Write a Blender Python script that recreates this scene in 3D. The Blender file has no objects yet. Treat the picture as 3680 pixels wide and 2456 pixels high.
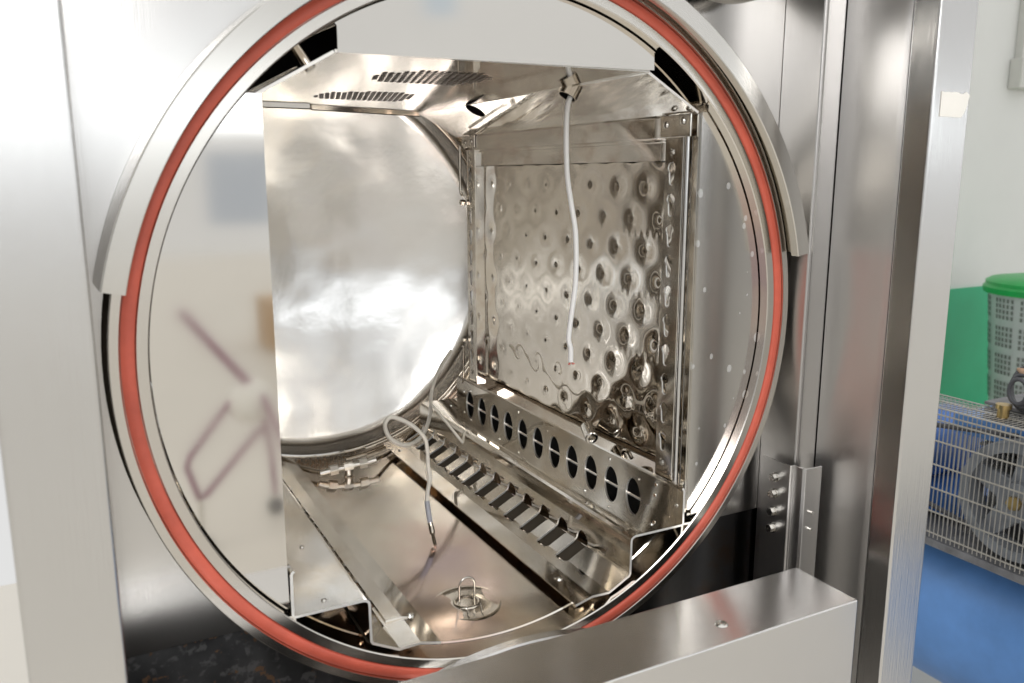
import bpy, bmesh, math, random
from mathutils import Vector, Matrix
random.seed(7)
PI = math.pi
S = 0.35            # every vessel measurement below is in mouth radii; S turns it into metres
sc = bpy.context.scene
col = sc.collection

# ------------------------------------------------------------------ camera
yaw, pitch, roll = 0.481360709, 0.193996634, -0.00119117022
cy_, sy_, cp_, sp_ = math.cos(yaw), math.sin(yaw), math.cos(pitch), math.sin(pitch)
fw = Vector((sy_*cp_, cy_*cp_, -sp_)); rt = Vector((cy_, -sy_, 0)); up = rt.cross(fw)
cr, sr = math.cos(roll), math.sin(roll)
rt, up = cr*rt + sr*up, -sr*rt + cr*up
cam_d = bpy.data.cameras.new('camera'); cam = bpy.data.objects.new('camera', cam_d); col.objects.link(cam)
m = Matrix.Identity(4)
for i in range(3):
    m[i][0] = rt[i]; m[i][1] = up[i]; m[i][2] = -fw[i]
m.translation = Vector((-1.09525132, -2.08327332, 0.459323014))*S
cam.matrix_world = m
cam_d.sensor_width = 36; cam_d.lens = 36*3030.38595/3680
cam_d.clip_start = 0.02; cam_d.clip_end = 200
cam_d.dof.use_dof = True; cam_d.dof.focus_distance = 1.12; cam_d.dof.aperture_fstop = 8.0
sc.camera = cam

# ------------------------------------------------------------------ world: the hall around the machine
w = bpy.data.worlds.new('World'); sc.world = w; w.use_nodes = True
nt = w.node_tree; nt.nodes.clear()
def N(t, **k):
    n = nt.nodes.new(t)
    for a, b in k.items(): setattr(n, a, b)
    return n
def MATH(op, a, b=None, c=None):
    n = N('ShaderNodeMath', operation=op)
    for i, v in enumerate((a, b, c)):
        if v is None: continue
        if isinstance(v, (int, float)): n.inputs[i].default_value = v
        else: nt.links.new(v, n.inputs[i])
    return n.outputs[0]
def RANGE(v, a, b, c=0.0, d=1.0):
    n = N('ShaderNodeMapRange', interpolation_type='SMOOTHSTEP')
    nt.links.new(v, n.inputs[0])
    for i, x in enumerate((a, b, c, d)): n.inputs[i+1].default_value = x
    return n.outputs[0]
def MIX(f, a, b):
    n = N('ShaderNodeMix', data_type='RGBA')
    for s_, v in ((n.inputs[0], f), (n.inputs[6], a), (n.inputs[7], b)):
        if isinstance(v, tuple): s_.default_value = (*v, 1)
        else: nt.links.new(v, s_)
    return n.outputs[2]
def band(v, a, b, e):      # 1 between a and b with soft edges e
    return MATH('MULTIPLY', RANGE(v, a-e, a+e), RANGE(v, b-e, b+e, 1.0, 0.0))
tc = N('ShaderNodeTexCoord'); sx = N('ShaderNodeSeparateXYZ'); nt.links.new(tc.outputs['Generated'], sx.inputs[0])
el = MATH('MULTIPLY', MATH('ARCSINE', sx.outputs[2]), 180/PI)
az = MATH('MULTIPLY', MATH('ARCTAN2', sx.outputs[0], MATH('MULTIPLY', sx.outputs[1], -1.0)), 180/PI)   # 0 = behind the photographer, + = to the right
WALL = (0.62, 0.62, 0.615); CEIL = (.86, .86, .85); WIN = (3.3, 3.45, 3.6); DARK = (0.32, 0.32, 0.32)
c = MIX(RANGE(el, 9, 26), WALL, CEIL)
c = MIX(MATH('MULTIPLY', band(az, -85, -27, 7), RANGE(el, 25, 55, 0.9, 0.0)), c, DARK)      # dim sector added to darken what the right-hand steel mirrors
vv = MATH('DIVIDE', sx.outputs[2], MATH('MAXIMUM', MATH('MULTIPLY', sx.outputs[1], -1.0), 0.02))
c = MIX(MATH('MULTIPLY', band(vv, 0.054, 0.094, 0.006), band(az, -20, 56, 3)), c, WIN)        # row of windows on the far wall
c = MIX(MATH('MULTIPLY', band(az, 100, 175, 12), RANGE(el, 30, 60, 0.4, 0.0)), c, (0.5, 0.5, 0.5))
c = MIX(MATH('MULTIPLY', band(az, 8, 12, .6), band(el, -3.0, 1.5, .3)), c, (0.40, 0.43, 0.47))
c = MIX(MATH('MULTIPLY', band(az, 22, 24, .6), band(el, 10, 13, .3)), c, (0.5, 0.56, 0.62))
bg = N('ShaderNodeBackground'); nt.links.new(c, bg.inputs[0]); bg.inputs[1].default_value = 0.80
ow = N('ShaderNodeOutputWorld'); nt.links.new(bg.outputs[0], ow.inputs[0])
w.cycles.sampling_method = 'MANUAL'; w.cycles.sample_map_resolution = 1024

def area(name, loc, target, sx_, sy_, power, color=(1, 1, 1)):
    d = bpy.data.lights.new(name, 'AREA'); d.shape = 'RECTANGLE'; d.size = sx_; d.size_y = sy_; d.energy = power; d.color = color
    o = bpy.data.objects.new(name, d); col.objects.link(o); o.location = loc
    o.rotation_euler = (Vector(target)-Vector(loc)).to_track_quat('-Z', 'Y').to_euler()
    return o
area('ceiling_lamp', (-0.9, -1.9, 1.9), (0.1, 0.3, 0.0), 0.9, 0.5, 14, (1.0, 0.98, 0.95))
area('chamber_fill', (-0.60, -1.40, 0.66), (0.1, 0.3, -0.05), 0.55, 0.40, 3.4, (1.0, 0.98, 0.96))  # fill light added near the camera to brighten the chamber

sc.view_settings.view_transform = 'Standard'; sc.view_settings.look = 'None'
sc.view_settings.exposure = 0.62; sc.view_settings.gamma = 1.0; sc.view_settings.use_curve_mapping = False
sc.cycles.max_bounces = 14; sc.cycles.glossy_bounces = 12; sc.cycles.diffuse_bounces = 3
sc.cycles.transmission_bounces = 2; sc.cycles.use_denoising = True
sc.cycles.sample_clamp_indirect = 6.0; sc.cycles.blur_glossy = 0.3; sc.cycles.caustics_reflective = True

# ------------------------------------------------------------------ materials
def new_mat(name):
    m_ = bpy.data.materials.new(name); m_.use_nodes = True
    return m_, m_.node_tree, m_.node_tree.nodes['Principled BSDF']
def noise(t, scale, detail=4, vec=None, stretch=None, rough=.5):
    co = t.nodes.new('ShaderNodeTexCoord'); n = t.nodes.new('ShaderNodeTexNoise')
    n.inputs['Scale'].default_value = scale; n.inputs['Detail'].default_value = detail; n.inputs['Roughness'].default_value = rough
    if stretch:
        mp = t.nodes.new('ShaderNodeMapping'); mp.inputs['Scale'].default_value = stretch
        t.links.new(co.outputs['Object'], mp.inputs[0]); t.links.new(mp.outputs[0], n.inputs['Vector'])
    else: t.links.new(co.outputs['Object'], n.inputs['Vector'])
    return n.outputs['Fac']
def mrange(t, v, a, b, c_, d):
    n = t.nodes.new('ShaderNodeMapRange'); t.links.new(v, n.inputs[0])
    for i, x in enumerate((a, b, c_, d)): n.inputs[i+1].default_value = x
    return n.outputs[0]
def mixc(t, f, a, b):
    n = t.nodes.new('ShaderNodeMix'); n.data_type = 'RGBA'
    for s_, v in ((n.inputs[0], f), (n.inputs[6], a), (n.inputs[7], b)):
        if isinstance(v, tuple): s_.default_value = (*v, 1)
        elif isinstance(v, (int, float)): s_.default_value = v
        else: t.links.new(v, s_)
    return n.outputs[2]
def bump(t, bs, h, strength, dist=0.001, prev=None):
    n = t.nodes.new('ShaderNodeBump'); n.inputs['Strength'].default_value = strength; n.inputs['Distance'].default_value = dist
    t.links.new(h, n.inputs['Height'])
    if prev: t.links.new(prev, n.inputs['Normal'])
    t.links.new(n.outputs[0], bs.inputs['Normal']); return n.outputs[0]

def steel(name, base=(.66, .63, .585), rough=.08, wave=.5, wscale=5, grain=None, gstr=.08, stain=None, stain_amt=.6, stain_scale=9, drough=.05):
    m_, t, b = new_mat(name)
    b.inputs['Metallic'].default_value = 1
    sm = noise(t, 5, 4, rough=.55)
    cc = mixc(t, mrange(t, sm, .3, .75, 0, .5), base, tuple(x*.90 for x in base))
    if stain:
        s2 = noise(t, stain_scale, 5, rough=.62)
        cc = mixc(t, mrange(t, s2, .5, .68, 0, stain_amt), cc, stain)
    t.links.new(cc, b.inputs['Base Color'])
    t.links.new(mrange(t, noise(t, 6, 3, rough=.55), .35, .68, rough, rough+drough), b.inputs['Roughness'])
    p = bump(t, b, noise(t, wscale, 2), wave, .002)
    if grain:
        p = bump(t, b, noise(t, 60, 3, stretch=grain), gstr, .0006, p)
    return m_
M = {}
M['mirror'] = steel('polished_steel', base=(.82, .80, .765), rough=.05, wave=.22, wscale=4)
M['baffle'] = steel('baffle_steel', base=(.78, .755, .71), rough=.045, wave=.10, wscale=3, drough=.04)
M['tray'] = steel('tray_steel', base=(.76, .735, .69), rough=.035, wave=.16, wscale=5, stain=(.60, .47, .30), stain_amt=.5, stain_scale=7, drough=.05)
M['quilt'] = steel('quilted_steel', base=(.79, .75, .69), rough=.035, wave=.03, wscale=6, drough=.015)
def spotted():
    m_ = steel('spotted_baffle_steel', base=(.70, .69, .665), rough=.12, wave=.1, wscale=3, drough=.05)
    t = m_.node_tree; b = t.nodes['Principled BSDF']; co = t.nodes.new('ShaderNodeTexCoord')
    mp = t.nodes.new('ShaderNodeMapping'); mp.inputs['Scale'].default_value = (1, 1, .72); t.links.new(co.outputs['Object'], mp.inputs[0])
    v = t.nodes.new('ShaderNodeTexVoronoi'); v.inputs['Scale'].default_value = 75; t.links.new(mp.outputs[0], v.inputs['Vector'])
    sz = t.nodes.new('ShaderNodeMath'); sz.operation = 'MULTIPLY'; sz.inputs[1].default_value = .34
    sp = t.nodes.new('ShaderNodeSeparateColor'); t.links.new(v.outputs['Color'], sp.inputs[0])
    pw = t.nodes.new('ShaderNodeMath'); pw.operation = 'POWER'; pw.inputs[1].default_value = 3.0; t.links.new(sp.outputs[0], pw.inputs[0]); t.links.new(pw.outputs[0], sz.inputs[0])
    lt = t.nodes.new('ShaderNodeMath'); lt.operation = 'LESS_THAN'; t.links.new(v.outputs['Distance'], lt.inputs[0]); t.links.new(sz.outputs[0], lt.inputs[1])
    pr = b.inputs['Base Color'].links[0].from_socket
    f = t.nodes.new('ShaderNodeMath'); f.operation = 'MULTIPLY'; f.inputs[1].default_value = .55; t.links.new(lt.outputs[0], f.inputs[0])
    t.links.new(mixc(t, f.outputs[0], pr, (.80, .82, .82)), b.inputs['Base Color'])
    iv = t.nodes.new('ShaderNodeMath'); iv.operation = 'MULTIPLY_ADD'; iv.inputs[1].default_value = -.7; iv.inputs[2].default_value = 1; t.links.new(f.outputs[0], iv.inputs[0]); t.links.new(iv.outputs[0], b.inputs['Metallic'])
    return m_
M['spotted'] = spotted()
M['frame'] = steel('frame_steel', base=(.77, .74, .69), rough=.06, wave=.15, wscale=6, stain=(.40, .22, .12), stain_amt=.35, stain_scale=26)
M['head'] = steel('dished_head_steel', base=(.76, .75, .73), rough=.19, wave=1.0, wscale=4.5, drough=.05)
def dents(m_, s1, d1, s2, d2):
    t = m_.node_tree; b = t.nodes['Principled BSDF']
    p = bump(t, b, noise(t, s1, 2), 1.0, d1); bump(t, b, noise(t, s2, 3), 1.0, d2, p)
dents(M['head'], 4.2, .016, 30, .0004)
M['shell'] = steel('shell_steel', base=(.84, .80, .74), rough=.07, wave=.3, wscale=5, stain=(.70, .50, .36), stain_amt=.5, stain_scale=5, drough=.08)
M['ring'] = steel('machined_ring_steel', base=(.70, .67, .62), rough=.16, wave=.12, wscale=5, drough=.06, grain=(1, 3, 1), gstr=.05)
M['hood'] = steel('locking_ring_steel', base=(.72, .70, .66), rough=.15, wave=.10, wscale=4, drough=.05)
M['post'] = steel('brushed_post_steel', base=(.68, .675, .665), rough=.19, wave=.10, wscale=3, grain=(14, 14, .25), gstr=.28, drough=.06)
M['fascia'] = steel('brushed_fascia_steel', base=(.68, .67, .655), rough=.19, wave=.10, wscale=3, grain=(14, 14, .25), gstr=.08, drough=.04)
M['side'] = steel('satin_side_steel', base=(.70, .69, .68), rough=.30, wave=.08, wscale=3, grain=(14, 14, .25), gstr=.2, drough=.05)
M['rail'] = steel('guide_rail_steel', base=(.62, .61, .60), rough=.32, wave=.06, wscale=3, grain=(14, 14, .2), gstr=.12, drough=.05)
M['beam'] = steel('beam_steel', base=(.70, .69, .68), rough=.18, wave=.10, wscale=3, drough=.06, grain=(.25, 14, 14), gstr=.2)
M['edge'] = steel('sheared_edge_steel', base=(.88, .87, .85), rough=.62, wave=.05)
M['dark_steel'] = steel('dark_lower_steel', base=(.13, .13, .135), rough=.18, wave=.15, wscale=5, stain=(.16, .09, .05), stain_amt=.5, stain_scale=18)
M['fitting'] = steel('nickel_fitting', base=(.86, .84, .80), rough=.30, wave=.05, drough=.03)
M['bolt'] = steel('bolt_steel', base=(.72, .70, .66), rough=.15, wave=.1)
M['tube'] = steel('pipe_steel', base=(.64, .59, .52), rough=.10, wave=.1)

def plain(name, base, rough=.5, metal=0.0, var=.15, vscale=20, bumps=0.0, bscale=60, spec=.5):
    m_, t, b = new_mat(name)
    n = noise(t, vscale, 5, rough=.6)
    t.links.new(mixc(t, mrange(t, n, .3, .7, 0, 1), tuple(x*(1+var) for x in base), tuple(x*(1-var) for x in base)), b.inputs['Base Color'])
    b.inputs['Roughness'].default_value = rough; b.inputs['Metallic'].default_value = metal
    b.inputs['Specular IOR Level'].default_value = spec
    if bumps: bump(t, b, noise(t, bscale, 4), bumps, .001)
    return m_
M['gasket'] = plain('silicone_gasket', (.60, .115, .072), .48, var=.16, vscale=22, bumps=.3, bscale=220)
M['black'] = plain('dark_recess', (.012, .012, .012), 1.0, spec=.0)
M['gap'] = plain('brown_gap_shade', (.06, .05, .038), .9, spec=.1)  # brown shade of the gaps, put into the colour
M['slot'] = plain('slot_shade', (.12, .10, .085), .5, spec=.2)
M['white_rubber'] = plain('white_cable_sheath', (.90, .90, .90), .38, var=.03)
M['grey_rubber'] = plain('grey_heat_shrink', (.33, .34, .38), .45, var=.06)
M['cream_rubber'] = plain('stained_cable_sheath', (.62, .59, .53), .4, var=.1, vscale=40)
M['copper'] = plain('red_wire_core', (.6, .12, .1), .4)
M['rust'] = plain('rust_grains', (.22, .13, .07), .8, var=.6, vscale=120)
M['paper'] = plain('torn_paper', (.85, .83, .78), .8, var=.03)
M['wall'] = plain('painted_wall', (.74, .745, .72), .7, var=.02, vscale=3, bumps=.05)
M['green'] = plain('green_wall_paint', (.02, .42, .20), .35, var=.12, vscale=1.5)
M['floor'] = plain('cream_floor', (.69, .65, .585), .45, var=.035, vscale=1.2)
M['plastic_white'] = plain('white_plastic', (.50, .52, .53), .45, var=.05)
M['plastic_grey'] = plain('grey_plastic', (.62, .62, .58), .5, var=.03)
M['plastic_green'] = plain('green_plastic', (.02, .36, .08), .35, var=.1)
M['blue'] = plain('blue_paint', (.12, .29, .66), .38, var=.14, vscale=6, bumps=.1, bscale=30)
M['blue_dark'] = plain('dark_blue_paint', (.03, .13, .42), .35, var=.2, vscale=20)
M['cast'] = plain('cast_iron', (.16, .16, .17), .5, var=.3, vscale=30)
M['wheel'] = plain('grey_wheel_paint', (.22, .235, .26), .45, var=.25, vscale=25)
M['wire'] = plain('zinc_wire', (.50, .48, .44), .4, metal=.6, var=.1)
M['hose'] = plain('dark_hose', (.07, .07, .08), .45)
M['cloth'] = plain('tan_leather', (.42, .27, .18), .7, var=.25, vscale=30)
M['cardboard'] = plain('cardboard', (.56, .39, .24), .8, var=.06)
M['violet'] = plain('red_violet_paint', (.30, .13, .20), .45)
M['brass'] = plain('brass', (.55, .40, .18), .3, metal=1)

# lower fascia: dark sheet with rust-coloured specks
def speckle():
    m_, t, b = new_mat('speckled_dark_steel')
    n1 = noise(t, 62, 3, rough=.7); n2 = noise(t, 20, 4); n3 = noise(t, 120, 2)
    a = mixc(t, mrange(t, n2, .35, .65, 0, 1), (.035, .035, .037), (.085, .085, .087))
    a = mixc(t, mrange(t, n3, .55, .68, 0, .6), a, (.16, .16, .16))
    a = mixc(t, mrange(t, n1, .61, .66, 0, 1), a, (.17, .10, .06))
    t.links.new(a, b.inputs['Base Color']); b.inputs['Metallic'].default_value = .35; b.inputs['Roughness'].default_value = .35
    return m_
M['speckle'] = speckle()
# vessel shell: heat tint bands (violet, straw) on the stainless floor
def shell_tint(m_):
    t = m_.node_tree; b = t.nodes['Principled BSDF']
    prev = b.inputs['Base Color'].links[0].from_socket
    n1 = noise(t, 3.2, 3, stretch=(1.6, .8, 1)); n2 = noise(t, 4.6, 4, stretch=(1, .7, 1)); n3 = noise(t, 2.4, 2)
    c1 = mixc(t, mrange(t, n1, .54, .66, 0, .55), prev, (.64, .43, .40))
    c2 = mixc(t, mrange(t, n2, .58, .68, 0, .5), c1, (.50, .42, .52))
    c3 = mixc(t, mrange(t, n3, .56, .70, 0, .4), c2, (.74, .62, .40))
    t.links.new(c3, b.inputs['Base Color'])
shell_tint(M['shell'])

# ------------------------------------------------------------------ mesh helpers
class MB:
    def __init__(s, k=S): s.bm = bmesh.new(); s.k = k
    def P(s, p): return Vector(p)*s.k
    def box(s, a, b):
        v = [s.bm.verts.new(s.P((x, y, z))) for x in (a[0], b[0]) for y in (a[1], b[1]) for z in (a[2], b[2])]
        for f in ((0,1,3,2),(4,6,7,5),(0,4,5,1),(2,3,7,6),(0,2,6,4),(1,5,7,3)): s.bm.faces.new([v[i] for i in f])
        return s
    def prism(s, pts, d):         # closed 3-D polygon extruded by vector d
        a = [s.bm.verts.new(s.P(p)) for p in pts]; b = [s.bm.verts.new(s.P(Vector(p)+Vector(d))) for p in pts]; n = len(pts)
        s.bm.faces.new(a[::-1]); s.bm.faces.new(b)
        for i in range(n): s.bm.faces.new((a[i], a[(i+1) % n], b[(i+1) % n], b[i]))
        return s
    def tube(s, pts, r, n=12, cap=True, radii=None):
        pts = [Vector(p) for p in pts]; rings = []; prev = None
        for i, p in enumerate(pts):
            t = (pts[min(i+1, len(pts)-1)]-pts[max(i-1, 0)]).normalized()
            if prev is None: u = t.cross(Vector((.3, .2, 1)) if abs(t.z) < .9 else Vector((1, 0, 0))).normalized()
            else: u = (prev - t*prev.dot(t)).normalized()
            prev = u; v = t.cross(u); rr = radii[i] if radii else r
            rings.append([s.bm.verts.new(s.P(p+(u*math.cos(2*PI*k/n)+v*math.sin(2*PI*k/n))*rr)) for k in range(n)])
        for a, b in zip(rings, rings[1:]):
            for k in range(n): s.bm.faces.new((a[k], a[(k+1) % n], b[(k+1) % n], b[k]))
        if cap: s.bm.faces.new(rings[0][::-1]); s.bm.faces.new(rings[-1])
        return s
    def lathe(s, prof, axis='Y', c=(0, 0, 0), a0=0, a1=2*PI, n=192, closed=False, cap=False):
        # prof: (radius, height along axis)
        c = Vector(c); full = abs(a1-a0-2*PI) < 1e-6; m_ = n if full else n+1; rings = []
        for k in range(m_):
            a = a0+(a1-a0)*k/n; ca, sa = math.cos(a), math.sin(a); rg = []
            for r, h in prof:
                q = {'Y': (r*ca, h, r*sa), 'Z': (r*ca, r*sa, h), 'X': (h, r*ca, r*sa)}[axis]
                rg.append(s.bm.verts.new(s.P(c+Vector(q))))
            rings.append(rg)
        L = len(prof); rng = range(L) if closed else range(L-1)
        for k in range(n):
            A = rings[k]; B = rings[(k+1) % m_]
            for i in rng:
                j = (i+1) % L
                s.bm.faces.new((A[i], A[j], B[j], B[i]))
        if cap and not full: s.bm.faces.new(rings[0]); s.bm.faces.new(rings[-1][::-1])
        bmesh.ops.remove_doubles(s.bm, verts=s.bm.verts, dist=1e-7)
        return s
    def cyl(s, a, b, r, n=24): return s.tube([a, b], r, n)
    def data(s, name, mat, smooth=None, recalc=True):
        if recalc: bmesh.ops.recalc_face_normals(s.bm, faces=s.bm.faces)
        me = bpy.data.meshes.new(name); s.bm.to_mesh(me); s.bm.free()
        if mat: me.materials.append(M[mat] if isinstance(mat, str) else mat)
        if smooth is not None:
            me.shade_smooth()
            if smooth < 180: me.set_sharp_from_angle(angle=math.radians(smooth))
        return me
    def build(s, name, mat, parent=None, smooth=None, bevel=0, seg=2, label=None, recalc=True):
        me = s.data(name, mat, smooth, recalc)
        o = bpy.data.objects.new(name, me); col.objects.link(o)
        if parent: o.parent = parent
        if bevel:
            b = o.modifiers.new('bevel', 'BEVEL'); b.width = bevel*S; b.segments = seg; b.limit_method = 'ANGLE'; b.angle_limit = math.radians(35)
            b.harden_normals = True; me.shade_smooth(); me.set_sharp_from_angle(angle=math.radians(30))
        if label: o['label'] = label
        return o
def empty(name, loc, label, cat, group=None):
    o = bpy.data.objects.new(name, None); col.objects.link(o); o.location = loc; o.empty_display_size = .05
    o['label'] = label; o['category'] = cat
    if group: o['group'] = group
    return o
def tag(o, label, cat, group=None):
    o['label'] = label; o['category'] = cat
    if group: o['group'] = group
    return o
def struct(o): o['kind'] = 'structure'; return o
def carve(o, cutter_mb):      # boolean difference, applied at once
    me = cutter_mb.data('cut', 'edge' if 'edge' in M else None); c_ = bpy.data.objects.new('cut', me); col.objects.link(c_)
    mo = o.modifiers.new('cut', 'BOOLEAN'); mo.operation = 'DIFFERENCE'; mo.solver = 'EXACT'; mo.material_mode = 'TRANSFER'; mo.object = c_
    dg = bpy.context.evaluated_depsgraph_get(); new = bpy.data.meshes.new_from_object(o.evaluated_get(dg))
    o.modifiers.clear(); old = o.data; o.data = new; new.name = old.name
    bpy.data.objects.remove(c_); bpy.data.meshes.remove(me); bpy.data.meshes.remove(old)
def spline(pts, k=8):
    P = [Vector(p) for p in pts]; P = [P[0]*2-P[1]]+P+[P[-1]*2-P[-2]]; out = []
    for i in range(1, len(P)-2):
        for j in range(k):
            t = j/k; a, b, c_, d = P[i-1:i+3]
            out.append(.5*((2*b)+(c_-a)*t+(2*a-5*b+4*c_-d)*t*t+(3*b-a-3*c_+d)*t**3))
    return out+[P[-2]]

# ================================================================== THE AUTOCLAVE
A = empty('autoclave', (0, 0, 0), 'open round stainless steel autoclave with a red door gasket, empty inside', 'autoclave')

# pressure shell (bore, weld seam) and dished head
prof = [(.957, .0), (.957, .088), (.953, .092), (.957, .096), (.957, 2.06)]
MB().lathe(prof, n=256).build('vessel_shell', 'shell', A, smooth=40)
hp = [(.957, 2.06), (.950, 2.062), (.952, 2.072)]
for k in range(0, 13):                      # knuckle
    a = k/12*math.radians(66); hp.append((.952-.11+.11*math.cos(a), 2.075+.11*math.sin(a)))
r0, y0 = hp[-1]; Rc = r0/math.cos(math.radians(66)) if False else r0/math.sin(math.radians(24))
for k in range(1, 25):
    a = math.radians(24)*(1-k/24); hp.append((Rc*math.sin(a), y0+Rc*(math.cos(a)-math.cos(math.radians(24)))))
hd = MB().lathe(hp, n=192).build('dished_head', 'head', A, smooth=60)
# outside of the vessel behind the fascia (keeps the gap round the liner dark)
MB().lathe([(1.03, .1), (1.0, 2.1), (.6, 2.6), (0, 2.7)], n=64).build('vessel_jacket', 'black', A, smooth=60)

MB().lathe([(1.0, .135), (1.15, .135)], n=96).build('gap_shade_ring', 'gap', A)  # ring added to stop light leaking through the gap, coloured as shade
# door sealing ring, gasket, locking ring
MB().lathe([(.957, .0), (.960, -.003), (.984, -.003), (.986, .0), (.986, .02), (1.020, .02), (1.020, -.006), (1.0225, -.0105), (1.042, -.0105), (1.0445, -.008), (1.0445, .012), (1.030, .03), (1.030, .16)], n=256).build('sealing_ring', 'ring', A, smooth=35)
MB().lathe([(.9875, .015), (.9875, -.003), (.992, -.008), (1.013, -.008), (1.0185, -.003), (1.0175, .015)], n=256).build('door_gasket', 'gasket', A, smooth=50)
MB().lathe([(.9885, -.0005), (.9860, .004), (.9855, -.001)], n=200).build('gasket_shadow_gap', 'black', A) if False else None
hood = [(1.018, -.083), (1.020, -.086), (1.066, -.086), (1.070, -.082), (1.079, .09), (1.048, .09), (1.048, .004), (1.052, .000), (1.052, -.030), (1.040, -.034), (1.037, -.050), (1.020, -.053), (1.018, -.056)]
MB().lathe(hood, a0=math.radians(11.4), a1=math.radians(168.4), n=220, closed=True, cap=True).build('locking_ring', 'hood', A, smooth=30)

# front baffles: circular segments cut straight on the inside
def baffle(poly, name='front_baffle', mat='baffle'):
    o = MB().prism([(x, .035, z) for x, z in poly], (0, .007, 0)).build(name, mat, A)
    return o
Rb = .953
def arc(a0, a1, n=64): return [(Rb*math.cos(math.radians(a0+(a1-a0)*k/n)), Rb*math.sin(math.radians(a0+(a1-a0)*k/n))) for k in range(n+1)]
baffle([(-.660, .652), (-.690, .652)]+arc(136.9, 225.2)+[(-.662, -.676)])
baffle([(.680, -.655)]+arc(-43.4, 43.2)+[(.678, .652)], mat='spotted')
baffle([(-.470, .757), (-.470, .819)]+arc(119.9, 58.9)+[(.487, .816), (.489, .766)])
# folded lips of the baffles towards the chamber
MB().prism([(.672, .043, .650), (.680, .043, .650), (.682, .043, -.666), (.674, .043, -.666)], (0, .028, 0)).build('baffle_lip', 'baffle', A)
MB().prism([(-.668, .043, .650), (-.661, .043, .650), (-.663, .043, -.672), (-.670, .043, -.672)], (0, .028, 0)).build('baffle_lip', 'baffle', A)

# liner: ceiling, chamfered shoulders
def edges(o):
    me = o.data; me.materials.append(M['edge']); k = len(me.materials)-1
    for f in me.polygons:
        if f.normal.y < -.9: f.material_index = k
    return o
T = .0075
ceil = MB().prism([(-.475, .045, .758), (.480, .045, .762), (.475, 1.90, .757), (-.10, 1.72, .757), (-.12, 1.675, .757), (-.475, 1.665, .757)], (0, 0, T)).build('ceiling_panel', 'mirror', A)
for a_, b_ in (((-.475, 1.665), (-.12, 1.675)), ((-.12, 1.675), (-.10, 1.72)), ((-.10, 1.72), (.475, 1.90))):
    MB().prism([(a_[0], a_[1]-.004, .757), (b_[0], b_[1]-.004, .757), (b_[0], b_[1]-.004, .744), (a_[0], a_[1]-.004, .744)], (0, .004, 0)).build('rear_lip', 'frame', ceil)
    MB().prism([(a_[0], a_[1]-.0055, .747), (b_[0], b_[1]-.0055, .747), (b_[0], b_[1]-.0055, .7425), (a_[0], a_[1]-.0055, .7425)], (0, .001, 0)).build('lip_shadow', 'gap', ceil)  # shadow line under the lip, laid on as a dark strip
def grille(poly, name='vent_grille'):
    xs = [p[0] for p in poly]; ys = [p[1] for p in poly]; mb = MB()
    def inside(x, y):
        c_ = False; j = len(poly)-1
        for i in range(len(poly)):
            if (poly[i][1] > y) != (poly[j][1] > y) and x < (poly[j][0]-poly[i][0])*(y-poly[i][1])/(poly[j][1]-poly[i][1])+poly[i][0]: c_ = not c_
            j = i
        return c_
    y = min(ys)+.012; r = 0
    while y < max(ys):
        x = min(xs)+(.0 if r % 2 else .011)
        while x < max(xs):
            if inside(x, y): mb.box((x-.0058, y-.0135, .7562), (x+.0058, y+.0135, .7574))
            x += .0215
        y += .0400; r += 1
    return mb.build(name, 'slot', ceil)
grille([(-.22, .555), (-.235, .40), (-.125, .302), (.06, .31), (.135, .38), (.10, .61), (-.17, .60)])
grille([(-.23, 1.236), (-.22, 1.04), (-.086, .945), (.08, .96), (.143, 1.10), (.145, 1.293), (-.15, 1.316)])
def chamfer(sg):
    a = (.475*sg, .045, .757); b = (.668*sg, .045, .648); n = Vector((.11*sg, 0, .193)).normalized()*T
    return MB().prism([a, b, tuple(Vector(b)+n), tuple(Vector(a)+n)], (0, 1.85, 0)).build('shoulder_panel', 'mirror', A)
chR = chamfer(1); chL = chamfer(-1)
edges(ceil); edges(chR); edges(chL)
# spray nozzle tube through the right shoulder, and the dark port further back
nd = Vector((-.11, 0, -.193)).normalized()
C0 = Vector((.474, .508, .727)); e1 = Vector((.193, 0, -.11)).normalized(); dv = Vector((1, .10, .0)).normalized()
mb = MB(); rings = []
for f_, d in ((.86, .06), (.86, .0), (1.0, .0), (1.0, .06)):
    rings.append([mb.bm.verts.new(mb.P(C0-nd*d+e1*(.036*f_*math.cos(2*PI*k/40))+Vector((0, 1, 0))*(.033*f_*math.sin(2*PI*k/40)))) for k in range(40)])
for a_, b_ in zip(rings, rings[1:]):
    for k in range(40): mb.bm.faces.new((a_[k], a_[(k+1) % 40], b_[(k+1) % 40], b_[k]))
mb.build('spray_nozzle', 'tube', chR, smooth=40)
mb = MB(); mb.prism([tuple(C0-nd*.004+e1*(.031*math.cos(2*PI*k/32))+Vector((0, 1, 0))*(.029*math.sin(2*PI*k/32))) for k in range(32)], tuple(nd*.001)).build('nozzle_bore', 'black', chR)
mb = MB(); c0 = Vector((.512, 1.335, .7355)); e1 = Vector((.193, 0, -.11)).normalized(); e2 = Vector((0, 1, 0))
mb.prism([tuple(c0+nd*.002+e1*.045*math.cos(2*PI*k/32)+e2*.045*math.sin(2*PI*k/32)) for k in range(32)], tuple(-nd*.0015)).build('port_hole', 'black', chR)
# short tube poking out above the left shoulder
MB().tube([(-.575, .10, .80), (-.528, .075, .718)], .014, 20).build('drip_tube', 'tube', A, smooth=40)
bp = [(.954*math.cos(math.radians(38+104*k/60)), .954*math.sin(math.radians(38+104*k/60))) for k in range(61)]
MB().prism([(a, .42, b) for a, b in bp+[(-.69, .655), (-.478, .767), (.478, .767), (.69, .655)]], (0, .01, 0)).build('gap_light_block', 'black', A)  # black plate added to block light above the liner

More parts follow.
